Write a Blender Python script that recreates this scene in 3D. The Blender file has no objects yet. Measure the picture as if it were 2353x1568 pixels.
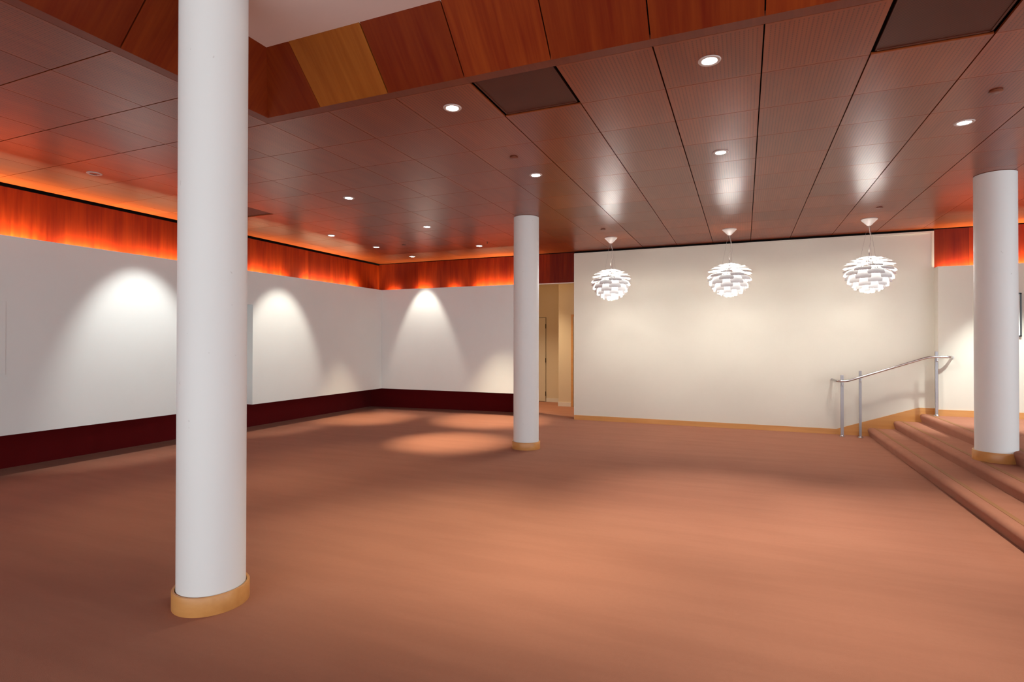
import bpy, math, random
from mathutils import Vector, Matrix
random.seed(7)
C = bpy.context.scene.collection
S = bpy.context.scene
PI = math.pi
# ------------------------------------------------------------ measured layout
GX, GY, OX, OY = .65405, .64961, .11581, 3.61899      # ceiling grid module and origin
ZC = 3.497                                            # ceiling height
def gx(i): return OX + GX*i
def gy(j): return OY + GY*j

# ------------------------------------------------------------ mesh helpers
class MB:
    def __init__(s): s.v = []; s.f = []; s.m = []; s.cm = 0
    def add(s, vs, fs):
        b = len(s.v); s.v += [tuple(p) for p in vs]
        for f in fs: s.f.append([b+i for i in f]); s.m.append(s.cm)
    def box(s, x0, y0, z0, x1, y1, z1):
        if x0 > x1: x0, x1 = x1, x0
        if y0 > y1: y0, y1 = y1, y0
        if z0 > z1: z0, z1 = z1, z0
        s.add([(x0,y0,z0),(x1,y0,z0),(x1,y1,z0),(x0,y1,z0),(x0,y0,z1),(x1,y0,z1),(x1,y1,z1),(x0,y1,z1)],
              [(3,2,1,0),(4,5,6,7),(0,1,5,4),(1,2,6,5),(2,3,7,6),(3,0,4,7)])
    def prism(s, poly, axis, a, b):
        """poly: 2-D outline, extruded along axis from a to b."""
        n = len(poly)
        def P(p, t):
            return {'x': (t, p[0], p[1]), 'y': (p[0], t, p[1]), 'z': (p[0], p[1], t)}[axis]
        s.add([P(p, a) for p in poly] + [P(p, b) for p in poly],
              [tuple(range(n))[::-1], tuple(range(n, 2*n))] + [(i, (i+1) % n, n+(i+1) % n, n+i) for i in range(n)])
    def lathe(s, prof, cx=0, cy=0, n=48, cap=True):
        b = []
        for (r, z) in prof:
            for k in range(n):
                a = 2*PI*k/n; b.append((cx+r*math.cos(a), cy+r*math.sin(a), z))
        fs = []
        for i in range(len(prof)-1):
            for k in range(n):
                k2 = (k+1) % n; fs.append((i*n+k, i*n+k2, (i+1)*n+k2, (i+1)*n+k))
        if cap:
            fs.append(tuple(range(n))[::-1]); m = (len(prof)-1)*n; fs.append(tuple(range(m, m+n)))
        s.add(b, fs)
    def tube(s, pts, r, n=12):
        pts = [Vector(p) for p in pts]; ring = []; up = None
        for i, p in enumerate(pts):
            t = (pts[min(i+1, len(pts)-1)] - pts[max(i-1, 0)]).normalized()
            if up is None:
                up = Vector((0,0,1)) if abs(t.z) < .9 else Vector((1,0,0))
            u = (up - t*up.dot(t)).normalized(); w = t.cross(u); up = u
            ring += [p + (u*math.cos(2*PI*k/n) + w*math.sin(2*PI*k/n))*r for k in range(n)]
        fs = []
        for i in range(len(pts)-1):
            for k in range(n):
                k2 = (k+1) % n; fs.append((i*n+k, i*n+k2, (i+1)*n+k2, (i+1)*n+k))
        m = (len(pts)-1)*n
        fs += [tuple(range(n))[::-1], tuple(range(m, m+n))]
        s.add(ring, fs)
    def build(s, name, mats, parent=None, smooth=False, bevel=0, loc=None):
        me = bpy.data.meshes.new(name); me.from_pydata(s.v, [], s.f); 
        if not isinstance(mats, (list, tuple)): mats = [mats]
        for m in mats: me.materials.append(m)
        for p, k in zip(me.polygons, s.m): p.material_index = k; p.use_smooth = smooth
        import bmesh
        bm = bmesh.new(); bm.from_mesh(me); bmesh.ops.recalc_face_normals(bm, faces=bm.faces); bm.to_mesh(me); bm.free()
        me.update()
        if smooth:
            try: me.set_sharp_from_angle(angle=math.radians(35))
            except Exception: pass
        o = bpy.data.objects.new(name, me); C.objects.link(o)
        if parent: o.parent = parent
        if loc: o.location = loc
        if bevel:
            b = o.modifiers.new('bevel', 'BEVEL'); b.width = bevel; b.segments = 2; b.limit_method = 'ANGLE'
        return o
def tag(o, label=None, cat=None, group=None, kind=None):
    if label: o['label'] = label
    if cat: o['category'] = cat
    if group: o['group'] = group
    if kind: o['kind'] = kind
    return o
def struct(o, label, cat):
    return tag(o, label, cat, kind='structure')
def empty(name, loc, label, cat, group=None, kind=None):
    o = bpy.data.objects.new(name, None); C.objects.link(o); o.location = loc
    o.empty_display_size = .1
    return tag(o, label, cat, group, kind)
def kids(o): return [c for c in bpy.data.objects if c.parent == o]
def copy_tree(o, parent=None):
    c = o.copy(); C.objects.link(c)
    if parent: c.parent = parent
    for ch in kids(o): copy_tree(ch, c)
    return c

# ------------------------------------------------------------ materials
class N:
    def __init__(s, name):
        s.m = bpy.data.materials.new(name); s.m.use_nodes = True
        s.t = s.m.node_tree; s.n = s.t.nodes; s.l = s.t.links
        s.b = s.n['Principled BSDF']
    def new(s, t, **k):
        o = s.n.new(t)
        for a, v in k.items(): setattr(o, a, v)
        return o
    def put(s, sock, v):
        if isinstance(v, bpy.types.NodeSocket): s.l.new(v, sock)
        else: sock.default_value = v
    def math(s, op, a, b=None, c=None):
        o = s.new('ShaderNodeMath', operation=op)
        for i, v in enumerate((a, b, c)):
            if v is not None: s.put(o.inputs[i], v)
        return o.outputs[0]
    def coord(s):
        return s.new('ShaderNodeTexCoord').outputs['Object']
    def pos(s):
        return s.new('ShaderNodeNewGeometry').outputs['Position']
    def xyz(s, v):
        o = s.new('ShaderNodeSeparateXYZ'); s.l.new(v, o.inputs[0]); return o.outputs
    def comb(s, x, y, z):
        o = s.new('ShaderNodeCombineXYZ')
        for i, v in enumerate((x, y, z)): s.put(o.inputs[i], v)
        return o.outputs[0]
    def noise(s, vec, scale, detail=3, rough=.55, color=False):
        o = s.new('ShaderNodeTexNoise'); s.put(o.inputs['Vector'], vec)
        o.inputs['Scale'].default_value = scale; o.inputs['Detail'].default_value = detail
        o.inputs['Roughness'].default_value = rough
        return o.outputs['Color' if color else 'Fac']
    def white(s, vec):
        o = s.new('ShaderNodeTexWhiteNoise', noise_dimensions='3D'); s.put(o.inputs['Vector'], vec)
        return o.outputs['Value']
    def scale(s, v, sx, sy, sz):
        o = s.new('ShaderNodeVectorMath', operation='MULTIPLY'); s.put(o.inputs[0], v)
        o.inputs[1].default_value = (sx, sy, sz); return o.outputs[0]
    def ramp(s, fac, stops):
        o = s.new('ShaderNodeValToRGB'); s.put(o.inputs[0], fac)
        e = o.color_ramp.elements
        while len(e) < len(stops): e.new(.5)
        for x, (p, c) in zip(e, stops): x.position = p; x.color = (*c, 1)
        return o.outputs[0]
    def mix(s, f, a, b, mode='MIX'):
        o = s.new('ShaderNodeMix', data_type='RGBA', blend_type=mode)
        s.put(o.inputs[0], f)
        for i, v in ((6, a), (7, b)):
            if isinstance(v, tuple): v = (*v, 1) if len(v) == 3 else v
            s.put(o.inputs[i], v)
        return o.outputs[2]
    def bump(s, h, strength=.2, dist=.002):
        o = s.new('ShaderNodeBump'); s.put(o.inputs['Height'], h)
        o.inputs['Strength'].default_value = strength; o.inputs['Distance'].default_value = dist
        s.l.new(o.outputs[0], s.b.inputs['Normal'])
    def set(s, color=None, rough=.5, metal=0, spec=.5, coat=0, coatr=.2, emit=None, es=0, sheen=0):
        b = s.b
        if color is not None:
            s.put(b.inputs['Base Color'], (*color, 1) if isinstance(color, tuple) and len(color) == 3 else color)
        s.put(b.inputs['Roughness'], rough); b.inputs['Metallic'].default_value = metal
        b.inputs['Specular IOR Level'].default_value = spec
        b.inputs['Coat Weight'].default_value = coat; b.inputs['Coat Roughness'].default_value = coatr
        b.inputs['Sheen Weight'].default_value = sheen
        if emit: b.inputs['Emission Color'].default_value = (*emit, 1); b.inputs['Emission Strength'].default_value = es
        return s.m

def paint(name, col, var=.04, rough=.6):
    n = N(name); p = n.pos()
    f = n.noise(p, 1.3, 4)
    c = n.mix(f, tuple(x*(1-var) for x in col), tuple(min(1, x*(1+var)) for x in col))
    n.bump(n.noise(p, 140, 2), .12, .001)
    return n.set(c, rough, spec=.3)
def plain(name, col, rough=.5, metal=0, spec=.5, **k):
    n = N(name); f = n.noise(n.pos(), 9, 2)
    return n.set(n.mix(f, tuple(x*.93 for x in col), tuple(min(1, x*1.05) for x in col)), rough, metal, spec, **k)
def glow(name, col, s):
    m = N(name).set((1,1,1), .4, emit=col, es=s); m.cycles.emission_sampling = 'NONE'; return m

M = {}
M['white'] = paint('white_wall_paint', (.75,.815,.805))
M['cream'] = paint('cream_wall_paint', (.70,.67,.58))
M['beige'] = paint('beige_corridor_paint', (.66,.54,.38))
M['soffit'] = paint('pale_soffit_paint', (.78,.71,.69))
M['trimwhite'] = paint('white_trim_paint', (.72,.66,.58), rough=.4)
M['black'] = plain('black_gap', (.004,.003,.003), .9, spec=.1)
M['shell'] = plain('dark_plenum', (.02,.015,.012), .9, spec=.1)

def column_paint():
    n = N('white_column_paint'); p = n.pos()
    c = n.mix(n.noise(p, .9, 3), (.765,.795,.78), (.81,.84,.825))
    sp = n.math('GREATER_THAN', n.noise(n.scale(p, 1, 1, .6), 17, 3, .6), .735)     # scuffs
    c = n.mix(n.math('MULTIPLY', sp, .35), c, (.42,.40,.38))
    n.bump(n.noise(p, 60, 3), .1, .001)
    return n.set(c, .5, spec=.35)
M['column'] = column_paint()

def carpet(name, a, b, stripes=True):
    n = N(name); p = n.pos()
    fine = n.noise(p, 420, 2, .7); mid = n.noise(n.scale(p, 1, 1, 1), 34, 4, .7); big = n.noise(p, .55, 4, .6)
    str_ = n.noise(n.scale(p, .45, 3.2, 1), 1.6, 4, .6)
    c = n.mix(big, a, b)
    c = n.mix(n.math('MULTIPLY', n.ramp(str_, [(.42,(0,0,0)),(.60,(1,1,1))]), .28), c, tuple(x*.80 for x in a))
    c = n.mix(n.math('MULTIPLY', n.math('SUBTRACT', 1, mid), .24), c, tuple(x*.55 for x in a))
    c = n.mix(n.math('MULTIPLY', fine, .30), c, tuple(x*.45 for x in a))
    n.bump(n.noise(p, 300, 3, .8), .6, .004)
    return n.set(c, .95, spec=.08, sheen=.06)
M['carpet'] = carpet('terracotta_carpet', (.415,.170,.102), (.48,.222,.138))
M['carpet_dark'] = carpet('maroon_base_carpet', (.12,.004,.005), (.145,.006,.007))
M['strip'] = plain('tan_nosing_strip', (.30,.145,.06), .7, spec=.2)

def wood(name, a, b, axis, grain=55, rough=.32, cell=None, cellvar=.5, spec=.5, holes=False, lines=.35):
    """axis: grain direction; cell: (sx,sy,sz) panel size for tone changes."""
    n = N(name); p = n.pos()
    st = {'x': (.05,1,1), 'y': (1,.05,1), 'z': (1,1,.05), 'yz': (1,.05,.05), 'xz': (.05,1,.05)}[axis]
    off = p
    if cell:
        x, y, z = n.xyz(p)
        ids = [n.math('FLOOR', n.math('DIVIDE', n.math('SUBTRACT', q, o), c_)) if c_ else 0.0
               for q, o, c_ in zip((x,y,z), (OX, OY, 0), cell)]
        cid = n.comb(*ids); tone = n.white(cid)
        sh = n.scale(cid, 3.7, 5.3, 2.9)
        ad = n.new('ShaderNodeVectorMath', operation='ADD'); n.l.new(p, ad.inputs[0]); n.l.new(sh, ad.inputs[1]); off = ad.outputs[0]
    else: tone = .5
    g1 = n.noise(n.scale(off, *st), grain, 4, .6)
    st2 = tuple(v if v == 1 else .12 for v in st)
    g2 = n.noise(n.scale(off, *st2), 9, 3, .5)
    f = n.math('ADD', n.math('MULTIPLY', g1, .45), n.math('MULTIPLY', g2, .55))
    f = n.ramp(f, [(.32,(0,0,0)),(.68,(1,1,1))])
    c = n.mix(f, a, b)
    if cell:
        c = n.mix(n.math('MULTIPLY', n.math('SUBTRACT', 1, tone), cellvar), c, tuple(v*.52 for v in a))
    if holes:
        x, y, z = n.xyz(p)
        P = .0252
        def fr(q, o, s_): return n.math('FRACT', n.math('DIVIDE', n.math('SUBTRACT', q, o-200*s_), s_))
        u = n.math('MULTIPLY', fr(x, OX, GX), GX); v = n.math('MULTIPLY', fr(y, OY, GY), GY)
        inx = n.math('MULTIPLY', n.math('GREATER_THAN', u, .024), n.math('LESS_THAN', u, GX-.024))
        iny = n.math('MULTIPLY', n.math('GREATER_THAN', v, .022), n.math('LESS_THAN', v, GY-.022))
        du = n.math('SUBTRACT', n.math('FRACT', n.math('DIVIDE', n.math('SUBTRACT', u, .0245), P)), .5)
        dv = n.math('SUBTRACT', n.math('FRACT', n.math('DIVIDE', n.math('SUBTRACT', v, .0223), P)), .5)
        def soft(q, a_, b_):
            mr = n.new('ShaderNodeMapRange', interpolation_type='SMOOTHSTEP'); n.put(mr.inputs[0], n.math('ABSOLUTE', q))
            for k_, v_ in zip((1,2,3,4), (a_, b_, 1, 0)): mr.inputs[k_].default_value = v_
            return mr.outputs[0]
        lx = soft(du, .03, .26); ly = soft(dv, .05, .30)
        h = n.math('MULTIPLY', lx, n.math('ADD', n.math('MULTIPLY', ly, .42), .24))
        h = n.math('MULTIPLY', h, n.math('MULTIPLY', inx, iny))
        c = n.mix(h, c, (.012,.004,.002))
        return n.set(c, rough, spec=spec)
    return n.set(c, rough, spec=spec)
M['tile'] = wood('perforated_cherry_tile', (.235,.042,.010), (.345,.078,.018), 'y', 60, .30, (GX,GY,0), .42, .46, holes=True)
M['edge'] = wood('cherry_edge_strip', (.15,.028,.010), (.20,.045,.015), 'y', 60, .4, spec=.3)
M['slopeY'] = wood('cherry_slope_panels', (.18,.014,.002), (.33,.060,.007), 'yz', 38, .42, (GX,0,0), .62, spec=.25)
M['slopeG'] = wood('golden_slope_panel', (.26,.068,.008), (.38,.122,.017), 'yz', 30, .42, spec=.25)
M['slopeX'] = wood('cherry_slope_panels_side', (.18,.014,.002), (.33,.060,.007), 'xz', 38, .42, (0,GY,0), .62, spec=.25)
M['friezeX'] = wood('cherry_frieze_side', (.12,.0045,.0006), (.28,.030,.0026), 'z', 30, .45, (0,GY,0), .6, spec=.15)
M['friezeY'] = wood('cherry_frieze_end', (.12,.0045,.0006), (.28,.030,.0026), 'z', 30, .45, (GX,0,0), .6, spec=.15)
M['maple'] = wood('maple_base', (.53,.235,.062), (.64,.32,.10), 'x', 22, .38)
M['steel'] = plain('brushed_steel', (.36,.345,.35), .38, 1)
M['chrome'] = plain('polished_steel', (.58,.56,.56), .24, 1)
M['lampwhite'] = plain('white_lamp_enamel', (.86,.86,.86), .35)
M['canopy'] = plain('white_canopy_plastic', (.55,.50,.47), .4)
M['wire'] = plain('thin_steel_wire', (.32,.28,.26), .4, .6)
M['cordgrey'] = plain('pale_power_cord', (.55,.48,.44), .5)
M['bulb'] = glow('frosted_lamp_bulb', (1,.97,.92), 60)
M['lens'] = glow('downlight_lens', (.93,.98,1), 26)
M['ring'] = plain('white_downlight_ring', (.60,.53,.50), .35)
M['cover'] = plain('cherry_sprinkler_cover', (.20,.055,.026), .35)
M['dark'] = plain('black_frame', (.012,.01,.01), .3)
M['doorpaint'] = paint('cream_door_paint', (.66,.57,.43), rough=.4)
M['hinge'] = plain('bronze_hinge', (.10,.075,.05), .4, .6)
M['paper'] = plain('white_picture_sheet', (.80,.84,.82), .5)
M['daywhite'] = plain('window_frame_paint', (.5,.5,.5), .4)

def mesh_panel():
    n = N('dark_perforated_vent'); x, y, z = n.xyz(n.pos()); P = .0075
    du = n.math('SUBTRACT', n.math('FRACT', n.math('DIVIDE', n.math('ADD', x, 90), P)), .5)
    dv = n.math('SUBTRACT', n.math('FRACT', n.math('DIVIDE', n.math('ADD', y, 90), P)), .5)
    d = n.math('SQRT', n.math('ADD', n.math('MULTIPLY', du, du), n.math('MULTIPLY', dv, dv)))
    h = n.math('LESS_THAN', d, .33)
    c = n.mix(n.noise(n.pos(), 3, 2), (.10,.022,.010), (.14,.034,.014))
    return n.set(n.mix(n.math('MULTIPLY', h, .9), c, (.012,.004,.003)), .5, spec=.25)
M['vent'] = mesh_panel()

# ------------------------------------------------------------ shell: floor, platform, stairs
b = MB(); b.box(-9.2, -5.2, -.12, 8.6, 16, 0)
struct(b.build('floor', M['carpet']), 'terracotta carpet covering the whole lower lobby floor', 'floor')

YW, YP = 11.17, 10.97          # end wall plane, platform wall plane
XR = 2.906                     # where the end wall meets the platform return
RISE = .14; RX = (1.985, 2.36, 2.73)
def nose_profile(x0, x1, zb, zt):
    r = .042; o = .03; pts = [(x1, zb), (x0, zb)]
    cx, cz = x0-o+r, zt-r
    for k in range(0, 11):
        a = PI + .62 - (PI/2+.62)*k/10
        a = PI*1.10 - (PI*.60)*k/10
        pts.append((cx+r*math.cos(a), cz+r*math.sin(a)))
    pts.append((x1, zt)); return pts
stair = empty('carpeted_stairs', (2.3, 4, 0), 'three broad carpeted steps with rounded nosings rising to the right hand platform', 'stairs')
def local(o, root):
    o.location = tuple(-c for c in root.location); return o
for k, x in enumerate(RX):
    zt = RISE*(k+1); x1 = RX[k+1]+.02 if k < 2 else XR-.02
    b = MB(); b.prism(nose_profile(x, x1, RISE*k-.02 if k else 0.0, zt), 'y', -4.9, YW-.016)
    st = b.build('step', M['carpet'], stair, smooth=True); local(st, stair)
    b = MB(); b.box(x+.068, -4.9, zt-.002, x+.110, YW-.016 if k < 2 else YW-.016, zt+.003)
    s2 = b.build('nosing_strip', M['strip'], st); s2['label'] = 'tan strip along the tread behind the nosing'
b = MB(); b.box(XR-.02, -5.2, .30, 8.6, 11.4, .42)
struct(b.build('floor_platform', M['carpet']), 'raised carpeted platform floor at the top of the steps', 'floor')

# ------------------------------------------------------------ left wall
XL, XF, XB = -7.96, -8.18, -8.62
wl = empty('wall_left', (XL, 4, 0), 'long white display wall on the left with a glowing cherry frieze above and a maroon base below', 'wall', kind='structure')
def part(mb, name, mat, root, **k): return local(mb.build(name, mat, root, **k), root)
b = MB()
YE = 11.0
N0, N1, NZ = 6.25, 7.24, 2.258
b.box(XB-.06, -5, .504, XL, N0, 2.70); b.box(XB-.06, N1, .504, XL, YE+.7, 2.70)
b.box(XB-.06, N0, NZ, XL, N1, 2.70); b.box(XB-.06, N0, .504, XL-.19, N1, NZ)
b.box(XL-.035, -5, 2.70, XL, YE, 2.845)
part(b, 'white_panel', M['white'], wl)
b = MB(); b.box(XF-.05, -5, 2.68, XF, 11.22, 3.462)
part(b, 'wood_frieze', M['friezeX'], wl)['label'] = 'cherry wood frieze lit orange from below'
b = MB(); b.box(XF-.06, -5, 3.462, XF-.01, 11.22, 3.52); part(b, 'shadow_gap', M['black'], wl)
b = MB(); b.box(XB-.05, -5, 0, XB, 11.9, .52); part(b, 'carpet_base', M['carpet_dark'], wl)['label'] = 'dark maroon recessed base'
b = MB(); b.box(XB-.06, -5, .5, XB-.3, 12, 3.6); part(b, 'backing', M['shell'], wl)

# ------------------------------------------------------------ far wall (white bay behind the middle column)
FX1 = -4.38
wf = empty('wall_far', (-6, YE, 0), 'white far wall bay meeting the left wall, cherry frieze above and maroon base below', 'wall', kind='structure')
b = MB()
b.box(XL+.0005, YE, .504, FX1-.04, YE+.6, 2.70); b.box(XL+.0005, YE, 2.70, FX1-.04, YE+.035, 2.845)
b.box(FX1-.04, YE, 0, FX1, YE+.9, 2.70); b.box(FX1-.04, YE, 2.70, FX1, YE+.2, 2.845)
part(b, 'white_panel', M['white'], wf)
b = MB(); b.box(XF-.02, 11.2, 2.86, -3.27, 11.25, 3.484)
part(b, 'wood_frieze', M['friezeY'], wf)['label'] = 'cherry wood frieze with warm light patches at its foot'
b = MB(); b.box(XF-.02, 11.205, 3.484, XR, 11.26, 3.52); part(b, 'shadow_gap', M['black'], wf)
b = MB(); b.box(XF-.02, 11.2, 2.68, FX1-.04, 11.25, 2.86); part(b, 'frieze_foot', M['friezeY'], wf)
b = MB(); b.box(FX1, 11.195, 2.845, -3.262, 11.26, 2.862); part(b, 'header_strip', M['trimwhite'], wf)
b = MB(); b.prism([(XB-.02, 11.46), (FX1-.02, 11.83), (FX1-.02, 11.9), (XB-.02, 11.9)], 'z', 0, .52)
part(b, 'carpet_base', M['carpet_dark'], wf)['label'] = 'dark maroon recessed base'

# ------------------------------------------------------------ end wall (cream wall behind the pendants)
we = empty('wall_end', (0, YW, 0), 'broad cream end wall behind the three pendant lamps', 'wall', kind='structure')
b = MB(); b.box(-3.26, YW, 0, XR, YW+.45, 3.456); part(b, 'cream_panel', M['cream'], we)
b = MB(); b.box(-3.26, YW-.009, 3.424, XR, YW+.02, 3.458); b.box(XR-.036, YW-.009, 2.848, XR, YW+.02, 3.424)
part(b, 'edge_trim', M['cream'], we)
b = MB(); b.box(-3.26, YW-.01, 3.458, XR, YW+.05, 3.475); part(b, 'shadow_gap', M['black'], we)
sk = MB(); sk.prism([(-3.26,0),(XR,0),(XR,.52),(2.685,.52),(1.49,.094),(-3.26,.094)], 'y', YW-.015, YW+.01)
struct(sk.build('baseboard_end', M['maple']), 'maple baseboard of the cream end wall, climbing beside the steps', 'baseboard')
b = MB(); b.box(-3.268, YW-.002, 0, -3.2605, YW+.3, 3.45); 
struct(b.build('trim_1', M['trimwhite']), 'thin corner bead at the left edge of the cream end wall', 'trim')

wp = empty('wall_platform', (4, YP, .42), 'pale wall behind the platform, right of the handrail, frieze above', 'wall', kind='structure')
b = MB(); b.box(XR, YP, .3, 8.6, YW+.45, 2.70); b.box(XR, YP, 2.70, 8.6, YP+.035, 2.842); b.box(XR, YP+.035, 2.70, XR+.03, YW+.03, 2.842)
part(b, 'cream_panel', M['cream'], wp)
b = MB(); b.box(XR, 11.2, 2.70, 8.6, 11.25, 3.484); part(b, 'wood_frieze', M['friezeY'], wp)['label'] = 'cherry wood frieze glowing orange along its foot'
b = MB(); b.box(XR, 11.205, 3.484, 8.6, 11.26, 3.52); part(b, 'shadow_gap', M['black'], wp)
b = MB(); b.box(XR-.015, YP-.015, .42, XR, YW-.015, .522); b.box(XR, YP-.015, .42, 8.6, YP+.005, .522)
struct(b.build('baseboard_platform', M['maple']), 'maple baseboard of the platform wall', 'baseboard')

# ------------------------------------------------------------ corridor seen past the middle column
b = MB(); b.box(-7, 14.2, 0, -4.31, 14.3, 3.45); b.box(-4.31, 13.36, 0, -3.0, 14.3, 3.45)
struct(b.build('wall_corridor', M['beige']), 'beige wall at the back of the corridor opening', 'wall')
b = MB(); b.box(-7, 14.186, 0, -4.9, 14.2, .0); b = MB()
b.box(-4.925, 14.187, 0, -4.31, 14.2, .10); b.box(-4.322, 13.346, 0, -3.985, 13.36, .105); b.box(-4.322, 13.36, 0, -4.31, 14.19, .105)
struct(b.build('baseboard_corridor', M['trimwhite']), 'white baseboard in the corridor', 'baseboard')
d1 = empty('door_1', (-5.4, 14.18, 0), 'flush cream corridor door on three hinges, half hidden by the middle column', 'door', kind='structure')
b = MB(); b.box(-5.87, 14.17, .015, -4.945, 14.199, 2.27); part(b, 'door_leaf', M['doorpaint'], d1, bevel=.002)
b = MB(); b.box(-5.93, 14.193, 0, -5.88, 14.2, 2.275); b.box(-4.937, 14.193, 0, -4.931, 14.2, 2.281); b.box(-5.93, 14.193, 2.275, -4.931, 14.2, 2.281)
part(b, 'door_frame', M['hinge'], d1)
for z in (2.04, 1.12, .22):
    b = MB(); b.lathe([(.011, z-.06), (.011, z+.06)], -4.938, 14.166, 12)
    part(b, 'hinge', M['hinge'], d1)
d2 = empty('door_2', (-3.5, 13.34, 0), 'wooden trimmed doorway at the right of the corridor, cut off by the cream end wall', 'door', kind='structure')
b = MB(); b.box(-3.975, 13.325, 0, -3.925, 13.36, 2.30); b.box(-3.925, 13.325, 2.25, -3.05, 13.36, 2.30); part(b, 'door_frame', M['maple'], d2)
b = MB(); b.box(-3.92, 13.34, .01, -3.05, 13.358, 2.245); part(b, 'door_leaf', M['doorpaint'], d2)
b = MB(); b.box(-7, 11.26, 3.42, -3.0, 14.3, 3.47)
struct(b.build('ceiling_corridor', M['beige']), 'plain beige corridor ceiling', 'ceiling')
b = MB(); b.box(-3.26, YW+.3, 0, -3.1, 13.4, 3.45); b.box(-7.1, 11.9, 0, -7, 14.3, 3.45); b.box(-7.0, 11.91, 0, FX1-.001, 11.97, 3.42)
struct(b.build('wall_corridor_side', M['beige']), 'beige side walls of the corridor', 'wall')

# ------------------------------------------------------------ walls out of the frame (close the room)
b = MB(); b.box(8.5, -5.2, 0, 8.6, 11.2, .75); b.box(8.5, -5.2, 3.45, 8.6, 11.2, 3.9); b.box(8.5, 6.8, .75, 8.6, 11.2, 3.45)
for k in range(7): b.box(8.47, -4.5+k*1.87, .75, 8.6, -4.42+k*1.87, 3.45)
struct(b.build('wall_right', M['white']), 'window wall far to the right beyond the platform', 'wall')
b = MB()
b.box(-9.2, -5.2, 0, 8.6, -5.05, .35); b.box(-9.2, -5.2, 3.0, 8.6, -5.05, 3.9)
for k in range(10):
    x = -9.2+k*1.97; b.box(x-.05, -5.2, .35, x+.05, -5.05, 3.0)
struct(b.build('wall_window', M['daywhite']), 'glazed street front with slim mullions behind the viewer', 'wall')

# ------------------------------------------------------------ ceiling
OI0, OI1, OJ0, OJ1 = -6, 5, -7, 0           # recess in grid cells
vents = {(-3, 0), (1, 0), (-11, 3)}
XT0, XT1, YT1 = -8.135, 8.5, 11.185
def gapx(i):   # half gap beside a grid line that runs away from the viewer
    return .0048 if -3 <= i <= 3 else .0028
def gapy(j, i):
    return .0048 if i < -6 and j in (-2, -1, 0) else (.0032 if i < -5 else .0022)
b = MB()
for i in range(-13, 14):
    for j in range(-13, 12):
        if OI0 <= i < OI1 and OJ0 <= j < OJ1: continue
        if (i, j) in vents: continue
        x0 = gx(i)+gapx(i); x1 = gx(i+1)-gapx(i+1); y0 = gy(j)+gapy(j, i); y1 = gy(j+1)-gapy(j+1, i)
        if j+1 == OJ0 + 0: pass
        x0 = max(x0, XT0); x1 = min(x1, XT1); y1 = min(y1, YT1)
        if x1-x0 < .03 or y1-y0 < .03: continue
        if y0 < -5.05: continue
        b.box(x0, y0, ZC, x1, y1, ZC+.016)
ceil = b.build('ceiling', M['tile']); struct(ceil, 'cherry wood ceiling of square perforated tiles with dark joints', 'ceiling')
# dark deck over the tiles (frame around the recess)
def deck(mb, z0, z1, X0, Y0, X1, Y1, hx0, hy0, hx1, hy1):
    mb.box(X0, Y0, z0, hx0, Y1, z1); mb.box(hx1, Y0, z0, X1, Y1, z1)
    mb.box(hx0, Y0, z0, hx1, hy0, z1); mb.box(hx0, hy1, z0, hx1, Y1, z1)
hx0, hx1, hy0, hy1 = gx(-6)-.0, gx(5), gy(-7), gy(0)
b = MB(); deck(b, ZC+.05, ZC+.09, -9.2, -5.2, 8.6, 11.5, hx0, hy0, hx1, hy1)
b.m = [0]*len(b.f)
struct(b.build('ceiling_deck', M['black']), 'black deck seen only through the ceiling joints', 'ceiling')
# recess: edge strips, 45 degree sloping cherry panels, pale flat soffit
ST = .092; RH = .36; RR = .345
ix0, iy1 = hx0+ST, hy1-ST; ix1, iy0 = hx1-ST, hy0+ST
b = MB(); deck(b, ZC, ZC+.03, hx0+.002, hy0+.002, hx1-.002, hy1-.0016, ix0, iy0, ix1, iy1)
rc = empty('ceiling_recess', (gx(-.5), gy(-3.5), ZC), 'raised ceiling recess with sloping cherry sides around a pale flat soffit', 'ceiling', kind='structure')
part(b, 'edge_strip', M['edge'], rc)
def slope(mb, P0, P1, Q1, Q0, th=.02):
    n = (Vector(P1)-Vector(P0)).cross(Vector(Q0)-Vector(P0)).normalized()
    c = Vector((gx(-.5), gy(-3.5), ZC)); 
    if n.dot(Vector(P0)-c) < 0: n = -n
    vs = [Vector(p) for p in (P0, P1, Q1, Q0)]; vs += [v+n*th for v in vs]
    mb.add(vs, [(0,1,2,3),(7,6,5,4),(0,4,5,1),(1,5,6,2),(2,6,7,3),(3,7,4,0)])
z0, z1 = ZC, ZC+RH
def tx0(t): return ix0+RR*t
g = .0045
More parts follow.
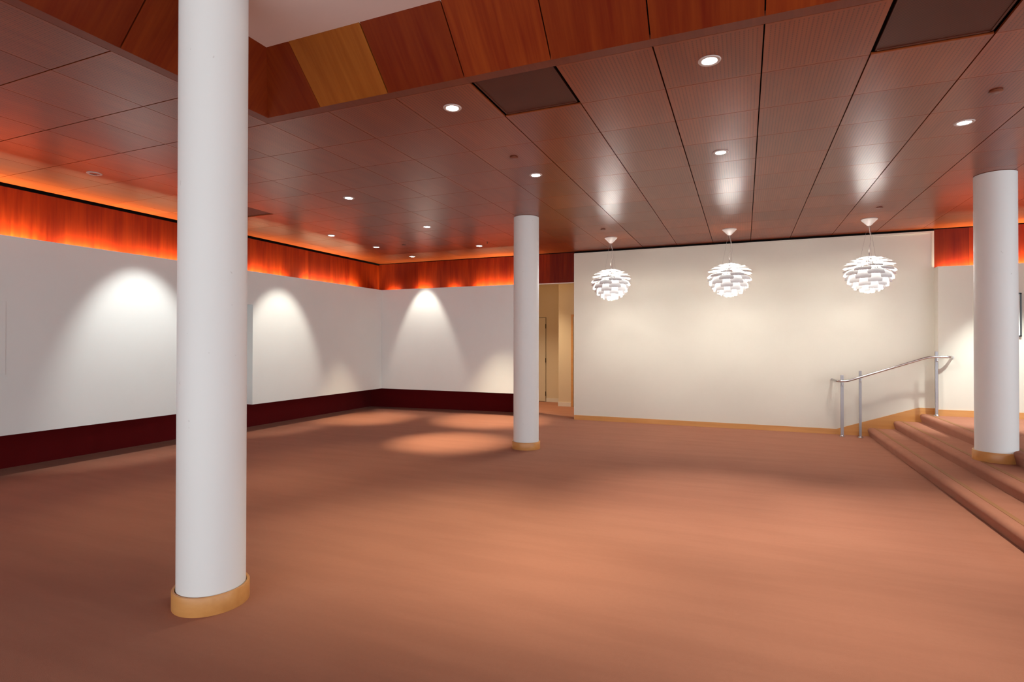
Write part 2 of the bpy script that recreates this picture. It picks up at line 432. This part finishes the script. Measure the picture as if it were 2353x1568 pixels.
# north side, panel by panel (ends mitred)
for i in range(OI0, OI1):
    xa = gx(i)+(.0045 if i >= -4 else .002); xb = gx(i+1)-(.0045 if i+1 >= -4 else .002)
    if i == OI0: xa = ix0
    if i == OI1-1: xb = ix1
    b = MB()
    ta = xa if i > OI0 else ix0+RR; tb = xb if i < OI1-1 else ix1-RR
    slope(b, (xa, iy1, z0), (xb, iy1, z0), (tb, iy1-RR, z1), (ta, iy1-RR, z1))
    o = part(b, 'slope_panel', M['slopeG' if i == -5 else 'slopeY'], rc)
    if i == -5: o['label'] = 'golden brown striped panel, lighter than its neighbours'
    b = MB(); slope(b, (xa, iy0, z0), (xb, iy0, z0), (tb, iy0+RR, z1), (ta, iy0+RR, z1)); part(b, 'slope_panel', M['slopeY'], rc)
for j in range(OJ0, OJ1):
    ya = gy(j)+.0045; yb = gy(j+1)-.0045
    if j == OJ0: ya = iy0
    if j == OJ1-1: yb = iy1
    ta = ya if j > OJ0 else iy0+RR; tb = yb if j < OJ1-1 else iy1-RR
    b = MB(); slope(b, (ix0, ya, z0), (ix0, yb, z0), (ix0+RR, tb, z1), (ix0+RR, ta, z1)); part(b, 'slope_panel', M['slopeX'], rc)
    b = MB(); slope(b, (ix1, ya, z0), (ix1, yb, z0), (ix1-RR, tb, z1), (ix1-RR, ta, z1)); part(b, 'slope_panel', M['slopeX'], rc)
# black backing behind the slope joints
b = MB()
for P0, P1, Q1, Q0 in (((ix0,iy1,z0),(ix1,iy1,z0),(ix1-RR,iy1-RR,z1),(ix0+RR,iy1-RR,z1)),
                       ((ix0,iy0,z0),(ix0,iy1,z0),(ix0+RR,iy1-RR,z1),(ix0+RR,iy0+RR,z1)),
                       ((ix1,iy0,z0),(ix1,iy1,z0),(ix1-RR,iy1-RR,z1),(ix1-RR,iy0+RR,z1)),
                       ((ix0,iy0,z0),(ix1,iy0,z0),(ix1-RR,iy0+RR,z1),(ix0+RR,iy0+RR,z1))):
    c = Vector((gx(-.5), gy(-3.5), 0)); v = [Vector(p) for p in (P0,P1,Q1,Q0)]
    n = (v[1]-v[0]).cross(v[3]-v[0]).normalized()
    if n.dot(v[0]-Vector((gx(-.5), gy(-3.5), ZC))) < 0: n = -n
    v = [p+n*.024 for p in v]; slope(b, *v, th=.02)
part(b, 'joint_backing', M['black'], rc)
b = MB(); b.box(ix0+RR-.06, iy0+RR-.06, z1, ix1-RR+.06, iy1-RR+.06, z1+.05); part(b, 'flat_soffit', M['soffit'], rc)['label'] = 'pale pinkish white flat soffit'

# vents
def vent(i, j, label):
    x0, x1, y0, y1 = gx(i), gx(i+1), gy(j), gy(j+1)
    r = empty('ceiling_vent', ((x0+x1)/2, (y0+y1)/2, ZC), label, 'vent', 'dark mesh vents in the ceiling')
    hx, hy = (x1-x0)/2, (y1-y0)/2
    b = MB(); b.box(-hx+.022, -hy+.006, .010, hx-.022, hy-.020, .016); b.build('mesh_panel', M['vent'], r)
    b = MB(); e = .012
    X0, Y0, X1, Y1 = -hx+.020, -hy+.004, hx-.020, hy-.018
    b.box(X0, Y0, .006, X0+e, Y1, .022); b.box(X1-e, Y0, .006, X1, Y1, .022); b.box(X0, Y0, .006, X1, Y0+e, .022); b.box(X0, Y1-e, .006, X1, Y1, .022)
    b.build('frame', M['vent'], r)
    b = MB(); b.box(-hx+.001, -hy+.001, .03, hx-.001, hy-.001, .045); b.build('duct_lining', M['black'], r)
vent(-3, 0, 'dark mesh vent in the ceiling against the recess edge, above the middle of the room')
vent(1, 0, 'large dark mesh vent at the top right corner of the view, cut by the frame')
vent(-11, 3, 'dark vent tile peeping out from behind the big near column, above the left wall')

# ------------------------------------------------------------ downlights
def spot(x, y, z, power, size, blend, col, tilt=(0,0), r=.05):
    l = bpy.data.lights.new('downlight_beam', 'SPOT'); l.energy = power; l.spot_size = math.radians(size); l.spot_blend = blend
    l.color = col; l.shadow_soft_size = r
    o = bpy.data.objects.new('downlight_beam', l); C.objects.link(o); o.location = (x, y, z)
    o.rotation_euler = (math.radians(tilt[1]), math.radians(tilt[0]), 0)
    return o
b = MB(); b.lathe([(.049, -.0045), (.056, -.008), (.070, -.007), (.074, -.002), (.074, .0), (.05, .0)], cap=False)
ring0 = b.build('trim_ring', M['ring'], smooth=True)
b = MB(); b.lathe([(.0495, -.004), (.0495, .0), (.0001, .0)], cap=False); b.lathe([(.0001, -.0028), (.049, -.0028)], cap=False)
lens0 = b.build('lens', M['lens'], smooth=True)
DL = [(-.5,.5,'downlight nearest the viewer right of centre, just past the sloping recess','g'),
      (-3.5,.5,'downlight just left of the dark mesh vent near the recess','g'),
      (-.5,3.5,'downlight in the centre right of the ceiling, in front of the middle pendant lamp','g'),
      (2.5,3.5,'downlight at the upper right, nearest the right hand column','g'),
      (-3.5,3.5,'downlight above and just behind the middle column head','g'),
      (-7.5,3.5,'downlight right of the big near column, nearest of the group over the left bay','l'),
      (-7.5,6.5,'downlight over the left bay, midway between the near column and the middle column','l'),
      (-10.5,6.5,'downlight beside the left wall, just right of the big near column','w'),
      (-10.5,8.5,'downlight beside the left wall, second from the far corner','w'),
      (-10.5,10.5,'farthest small downlight, tucked in the far corner over the white bay','w'),
      (-7.5,9.5,'small far downlight just left of the middle column','w'),
      (-10.5,.5,'dim, nearly unlit downlight near the left wall, left of the big near column','w'),
      (-10.5,2.5,'downlight beside the left wall hidden behind the big near column','w'),
      (-7.5,.5,'downlight hidden behind the big near column shaft','l')]
WARM = (1,.80,.56); NEUT = (1,.90,.78)
K = 1.0
for n_, (i, j, lab, t) in enumerate(DL):
    x, y = gx(i), gy(j)
    r = empty('downlight', (x, y, ZC), lab, 'downlight', 'round recessed downlights')
    if 'unlit' in lab:
        c = ring0.copy(); C.objects.link(c); c.parent = r
        b = MB(); b.lathe([(.049,-.004),(.036,.016),(.0001,.020)], cap=False); c = b.build('reflector', M['chrome'], r, smooth=True)
        b = MB(); b.lathe([(.0001,.004),(.013,.004),(.013,.014)], n=20, cap=False); c = b.build('lens', M['lens'], r)
        continue
    for p in (ring0, lens0):
        c = p if n_ == 0 else p.copy()
        if n_: C.objects.link(c)
        c.parent = r
for (i, j, pw, sz, bl, col, tilt) in [
        (-.5,.5,300,68,1,(1,.92,.76),(0,0)), (-3.5,.5,360,66,1,(1,.88,.66),(0,0)), (-.5,3.5,330,58,1,NEUT,(0,0)), (2.5,3.5,280,56,1,NEUT,(0,0)),
        (-3.5,3.5,60,60,.9,WARM,(0,0)), (-7.5,3.5,90,60,.9,WARM,(0,0)), (-7.5,6.5,620,38,1,WARM,(-7,0)),
        (-10.5,6.5,150,52,.6,NEUT,(30,0)), (-10.5,8.5,430,40,1,WARM,(9,7)), (-10.5,10.5,110,52,.5,NEUT,(0,16)),
        (-7.5,9.5,560,46,.9,WARM,(0,9)), (-10.5,2.5,150,54,.7,(1,.97,.92),(31,0)), (-7.5,.5,90,60,.9,WARM,(0,0)),
        (2.5,.5,200,75,.9,NEUT,(0,0)), (5.5,9.5,420,56,.7,(.93,1,.97),(0,14)), (5.5,3.5,90,80,.9,NEUT,(0,0)), (8.5,6.5,90,80,.9,NEUT,(0,0)),
        (-7.6,13.2,250,110,.9,(1,.78,.52),(0,0))]:
    spot(gx(i), gy(j), ZC-(.03 if j < 11.5 else .12), pw*K, sz, bl, col, tilt)

# ------------------------------------------------------------ sprinkler covers
b = MB(); b.lathe([(.0001,-.012),(.038,-.012),(.043,-.009),(.043,-.006),(.036,-.004),(.036,.004)], cap=False)
cov = b.build('sprinkler_cover', M['cover'], smooth=True)
for k, (i, j, lab) in enumerate([(-3.5,2.5,'round wood coloured sprinkler cover between the dark vent and the middle column'),
                                 (2.5,2.5,'round wood coloured sprinkler cover at the far right of the ceiling, below the corner vent'),
                                 (-3.5,8.5,'small round sprinkler cover above the leftmost pendant lamp'),
                                 (2.5,8.5,'small round sprinkler cover above the rightmost pendant lamp'),
                                 (-9.5,8.5,'small round sprinkler cover above the far left corner of the bay')]):
    o = cov if k == 0 else cov.copy()
    if k: C.objects.link(o)
    o.location = (gx(i), gy(j), ZC); tag(o, lab, 'sprinkler', 'flat sprinkler covers on the ceiling')
b = MB(); b.lathe([(.014,.004),(.014,-.006),(.005,-.008),(.005,-.028),(.011,-.03),(.011,-.034),(.0001,-.036)], n=16, cap=False)
o = b.build('ceiling_sprinkler', M['hinge'], smooth=True, loc=(gx(-7), gy(9), ZC)); tag(o, 'tiny dark sprinkler head poking down from a joint left of the middle column', 'sprinkler')

# ------------------------------------------------------------ columns
def column(x, y, z0, ztop, label):
    r = empty('column', (x, y, z0), label, 'column', 'round white columns')
    h = ztop-z0
    b = MB(); b.lathe([(.1915, 0), (.1915, h)], n=96); b.build('shaft', M['column'], r, smooth=True)
    b = MB(); b.lathe([(.1955,0),(.213,0),(.214,.004),(.214,.106),(.211,.111),(.1985,.111),(.1955,.104),(.1955,0)], n=96, cap=False)
    rg = b.build('base_ring', M['maple'], r, smooth=True); rg['label'] = 'bent maple ring around the foot'
    return r
column(-3.033, 2.456, 0, ZC+RH+.01, 'big white round column in the left foreground with a maple foot ring')
column(-3.05, 7.857, 0, ZC-.004, 'white round column standing in the middle distance on the carpet')
column(2.612, 7.857, RISE*2, ZC-.004, 'white round column standing on the steps at the right')
for x, y in ((-3.05, 7.857), (2.612, 7.857)):
    pass

# ------------------------------------------------------------ handrail
RY, PY = 10.845, 10.90
hr = empty('handrail', (2.2, PY, 0), 'brushed steel handrail on three square posts climbing beside the steps', 'handrail')
for x, z0, zt, w in ((1.54, 0, 1.05, .046), (1.806, 0, 1.128, .038), (2.862, .42, 1.462, .038)):
    b = MB(); b.box(x-w/2, PY-.012, z0, x+w/2, PY+.012, zt)
    p = part(b, 'post', M['steel'], hr, bevel=.002)
    b = MB(); b.lathe([(.042, z0+.001), (.042, z0+.008), (.030, z0+.018), (.026, z0+.024), (.0001, z0+.024)], x, PY, 32, cap=False)
    b.build('foot_plate', M['chrome'], p, smooth=True)
    zr = {0: .945, 1: 1.02, 2: 1.378}[[1.54, 1.806, 2.862].index(x)]
    b = MB(); b.tube([(x, PY-.01, zr-.075), (x, RY+.005, zr-.075), (x, RY, zr-.068), (x, RY, zr-.012)], .0065, 10)
    b.box(x-.02, RY-.012, zr-.022, x+.02, RY+.012, zr-.014)
    b.build('bracket', M['chrome'], p, smooth=False)
def smooth_path(pts, r=.07, n=6):
    out = [Vector(pts[0])]
    for a, b_, c in zip(pts, pts[1:], pts[2:]):
        a, b_, c = Vector(a), Vector(b_), Vector(c)
        q = min(r, (b_-a).length*.45, (c-b_).length*.45)
        p0 = b_+(a-b_).normalized()*q; p1 = b_+(c-b_).normalized()*q
        for k in range(n+1):
            t = k/n; out.append(p0*(1-t)**2 + b_*2*t*(1-t) + p1*t*t)
    out.append(Vector(pts[-1])); return out
b = MB(); b.tube(smooth_path([(1.425,YW-.004,.958),(1.447,RY,.950),(1.60,RY,.950),(2.748,RY,1.373),(3.03,RY,1.376),(3.09,YP-.004,1.372)]), .019, 20)
part(b, 'rail', M['chrome'], hr, smooth=True)
for p in ((1.425, YW-.008, .958), (3.09, YP-.008, 1.372)):
    b = MB(); b.tube([(p[0], p[1]-.004, p[2]), (p[0], p[1]+.007, p[2])], .021, 24)
    part(b, 'wall_flange', M['chrome'], hr, smooth=True)

# ------------------------------------------------------------ pendant lamps
ROWS = [((.050,.262),(.170,.262)), ((.070,.232),(.245,.236)), ((.085,.205),(.300,.198)), ((.10,.178),(.335,.158)), ((.12,.150),(.345,.110)),
        ((.13,.120),(.340,.052)), ((.14,.086),(.330,-.008)), ((.14,.050),(.308,-.068)), ((.135,.010),(.278,-.124)), ((.12,-.035),(.240,-.172)),
        ((.10,-.085),(.192,-.215)), ((.062,-.140),(.132,-.248)), ((.030,-.18),(.060,-.272))]
def leaf_mesh(k):
    (r0, a0), (r1, a1) = ROWS[k]
    down = min(1, max(0, (a0-a1-.02)/.1))
    cr = r1*(.80+.16*down); cz = a0+.004
    ns, nw = 7, 4; W = 2*PI*r1/6*(.50 if k < 5 else .66)
    if k == 12: W = .05
    def P(s, w, th):
        r = r0*(1-s)**2 + 2*cr*s*(1-s) + r1*s*s; z = a0*(1-s)**2 + 2*cz*s*(1-s) + a1*s*s
        wid = (.30+.70*min(1, s*1.35))*W
        if s > .99: wid *= .93
        return Vector((r, wid*w*.5, z+th))
    b = MB(); vs = []
    for th in (0, .0018):
        for a in range(ns+1):
            for c in range(nw+1): vs.append(P(a/ns, -1+2*c/nw, th))
    q = (ns+1)*(nw+1); fs = []
    for a in range(ns):
        for c in range(nw):
            i0 = a*(nw+1)+c; f = (i0, i0+1, i0+nw+2, i0+nw+1); fs.append(f); fs.append(tuple(q+i for i in f[::-1]))
    edge = [c for c in range(nw+1)] + [a*(nw+1)+nw for a in range(1, ns+1)] + [ns*(nw+1)+c for c in range(nw-1, -1, -1)] + [a*(nw+1) for a in range(ns-1, 0, -1)]
    for e, e2 in zip(edge, edge[1:]+edge[:1]): fs.append((e, e2, q+e2, q+e))
    b.add(vs, fs); return b
def make_lamp():
    r = empty('pendant_lamp', (0, 0, 0), 'x', 'pendant lamp', 'white leaved globe pendants before the end wall')
    top = ZC-2.635
    b = MB(); b.lathe([(.112, top), (.114, top-.012), (.030, top-.098), (.020, top-.104), (.0001, top-.104)], n=40, cap=False); b.build('ceiling_canopy', M['canopy'], r, smooth=True)
    for k in range(3):
        a = 2*PI*k/3+.5
        b = MB(); b.tube([(.018*math.cos(a), .018*math.sin(a), top-.09), (.118*math.cos(a), .118*math.sin(a), .255)], .0014, 6); b.build('suspension_wire', M['wire'], r)
    pts = []
    for k in range(25):
        t = k/24; z = (top-.10)*(1-t)+.335*t
        s_ = math.sin(t*PI)**1.2
        pts.append((.050*math.sin(t*PI*1.35)*s_, .02*math.sin(t*5)*s_, z))
    b = MB(); b.tube(pts, .0036, 8); b.build('power_cord', M['cordgrey'], r, smooth=True)
    b = MB(); b.lathe([(.0001,.345),(.007,.345),(.009,.335),(.009,.275),(.0001,.275)], n=16, cap=False); b.build('stem', M['wire'], r, smooth=True)
    b = MB(); b.lathe([(.066,.287),(.088,.287),(.090,.283),(.088,.279),(.066,.279),(.066,.287)], n=40, cap=False)
    for k in range(3):
        a = 2*PI*k/3; b.tube([(0,0,.283),(.075*math.cos(a),.075*math.sin(a),.283)], .004, 6)
    b.build('top_ring', M['lampwhite'], r, smooth=True)
    for k in range(len(ROWS)):
        src = None
        for q in range(6):
            if src is None: o = src = leaf_mesh(k).build('shade_leaf', M['lampwhite'], r, smooth=True)
            else: o = src.copy(); C.objects.link(o)
            o.rotation_euler = (0, 0, 2*PI*(q+.5*(k % 2))/6)
    b = MB()
    for k in range(12):
        a = 2*PI*k/12
        pts = [(rr*math.cos(a), rr*math.sin(a), zz) for rr, zz in ((.05,.27),(.10,.20),(.132,.13),(.142,.06),(.135,.0),(.10,-.09),(.05,-.18),(.02,-.25))]
        b.tube(pts, .0022, 6)
    b.build('rib_frame', M['chrome'], r, smooth=True)
    b = MB(); b.lathe([(.0001,.27),(.018,.27),(.018,.10),(.0001,.10)], n=20, cap=False); b.build('socket', M['chrome'], r, smooth=True)
    b = MB(); pr = [(max(.0001, .042*math.sin(PI*t/12)), .06+.045*math.cos(PI*t/12)) for t in range(13)]
    b.lathe(pr, n=24, cap=False); b.build('bulb', M['bulb'], r, smooth=True)
    return r
lamp0 = make_lamp()
for k, (x, lab) in enumerate([(-2.215, 'leftmost white leaved pendant lamp, lit, nearest the middle column'),
                              (-.222, 'middle one of the three lit white leaved pendant lamps'),
                              (1.768, 'rightmost white leaved pendant lamp, lit, hanging nearest the steps')]):
    o = lamp0 if k == 0 else copy_tree(lamp0)
    o.location = (x, 9.93, 2.635); o['label'] = lab; o.rotation_euler = (0, 0, [.45, .40, .62][k])
    l = bpy.data.lights.new('pendant_glow', 'POINT'); l.energy = 235; l.color = (1,.955,.88); l.shadow_soft_size = .22
    lo = bpy.data.objects.new('pendant_glow', l); C.objects.link(lo); lo.location = (x, 9.93, 2.635+.0)

# ------------------------------------------------------------ pictures
b = MB(); b.box(-.012, 2.85, 1.215, -.006, 3.70, 2.072)
o = b.build('wall_board', M['white'], loc=(XL+.012, 0, 0), bevel=.001); tag(o, 'plain white board on the left wall, just entering at the left edge', 'wall board')
pf = empty('framed_picture', (3.6, YP-.015, 2.04), 'thin dark framed white picture on the platform wall, peeping out right of the right column', 'picture')
b = MB(); X0, X1, Z0, Z1 = 3.42, 3.958, 1.70, 2.377
for q in ((X0,Z0,X1,Z0+.018),(X0,Z1-.018,X1,Z1),(X0,Z0,X0+.018,Z1),(X1-.018,Z0,X1,Z1)): b.box(q[0], YP-.03, q[1], q[2], YP-.001, q[3])
part(b, 'frame', M['dark'], pf)
b = MB(); b.box(X0+.012, YP-.018, Z0+.012, X1-.012, YP-.002, Z1-.012); part(b, 'sheet', M['paper'], pf)

# ------------------------------------------------------------ cove lamps
def area(name, loc, sx, sy, power, col, rot, spread=180):
    l = bpy.data.lights.new(name, 'AREA'); l.shape = 'RECTANGLE'; l.size = sx; l.size_y = sy; l.energy = power; l.color = col
    l.spread = math.radians(spread)
    o = bpy.data.objects.new(name, l); C.objects.link(o); o.location = loc; o.rotation_euler = rot; return o
COVE = (1,.84,.50)
def cove_y(y0, y1, p):    # along the left wall
    area('cove_lamp', (XF+.055, (y0+y1)/2, 2.772), .02, y1-y0, p*(y1-y0), COVE, (0, math.radians(152), 0))
def cove_x(x0, x1, y, p):
    area('cove_lamp', ((x0+x1)/2, y-.02, 2.772), x1-x0, .02, p*(x1-x0), COVE, (math.radians(152), 0, 0))
CP = 33
for y0, y1 in ((-3,4.15),(4.35,5.15),(5.3,6.2),(7.3,7.75),(7.9,8.2),(8.65,9.6),(9.75,10.35)): cove_y(y0, y1, CP)
for x0, x1, p in ((-7.9,-7.6,.6),(-7.1,-6.75,.9),(-6.2,-6.0,.7),(-5.55,-4.4,1)): cove_x(x0, x1, 11.165, CP*p)
cove_x(3.02, 3.55, 11.165, CP); cove_x(3.62, 8.2, 11.165, CP)

# ------------------------------------------------------------ daylight through the street front and general room light
area('daylight', (-.3, -5.3, 1.9), 17, 2.9, 430, (.94,.98,1), (PI/2, 0, 0))
area('daylight', (8.35, 1.2, 2.1), 2.6, 11, 270, (.86,.95,1), (0, PI/2, 0))
w = bpy.data.worlds.new('world'); S.world = w; w.use_nodes = True
w.node_tree.nodes['Background'].inputs[0].default_value = (.80,.86,1,1); w.node_tree.nodes['Background'].inputs[1].default_value = .6

# ------------------------------------------------------------ camera
f, yaw, pitch, roll = 1275.75, math.radians(22.6797), math.radians(.40388), math.radians(.0725)
F = Vector((-math.sin(yaw)*math.cos(pitch), math.cos(yaw)*math.cos(pitch), math.sin(pitch)))
r = Vector((math.cos(yaw), math.sin(yaw), 0)); u = r.cross(F)
r2 = r*math.cos(roll)+u*math.sin(roll); u2 = -r*math.sin(roll)+u*math.cos(roll)
cam = bpy.data.cameras.new('camera'); co = bpy.data.objects.new('camera', cam); C.objects.link(co)
mw = Matrix((r2, u2, -F)).transposed().to_4x4(); mw.translation = Vector((0, 0, 1.597)); co.matrix_world = mw
cam.sensor_fit = 'HORIZONTAL'; cam.sensor_width = 36; cam.lens = f/2353*36; cam.shift_y = -5.3/2353; cam.clip_start = .05
S.camera = co
S.cycles.max_bounces = 6; S.cycles.diffuse_bounces = 4; S.cycles.glossy_bounces = 3
S.cycles.sample_clamp_indirect = 3; S.cycles.blur_glossy = .6; w.cycles.sampling_method = 'NONE'
S.cycles.caustics_reflective = False; S.cycles.caustics_refractive = False
S.view_settings.view_transform = 'Standard'; S.view_settings.look = 'None'; S.view_settings.gamma = 1
S.view_settings.use_curve_mapping = False; S.view_settings.exposure = .40
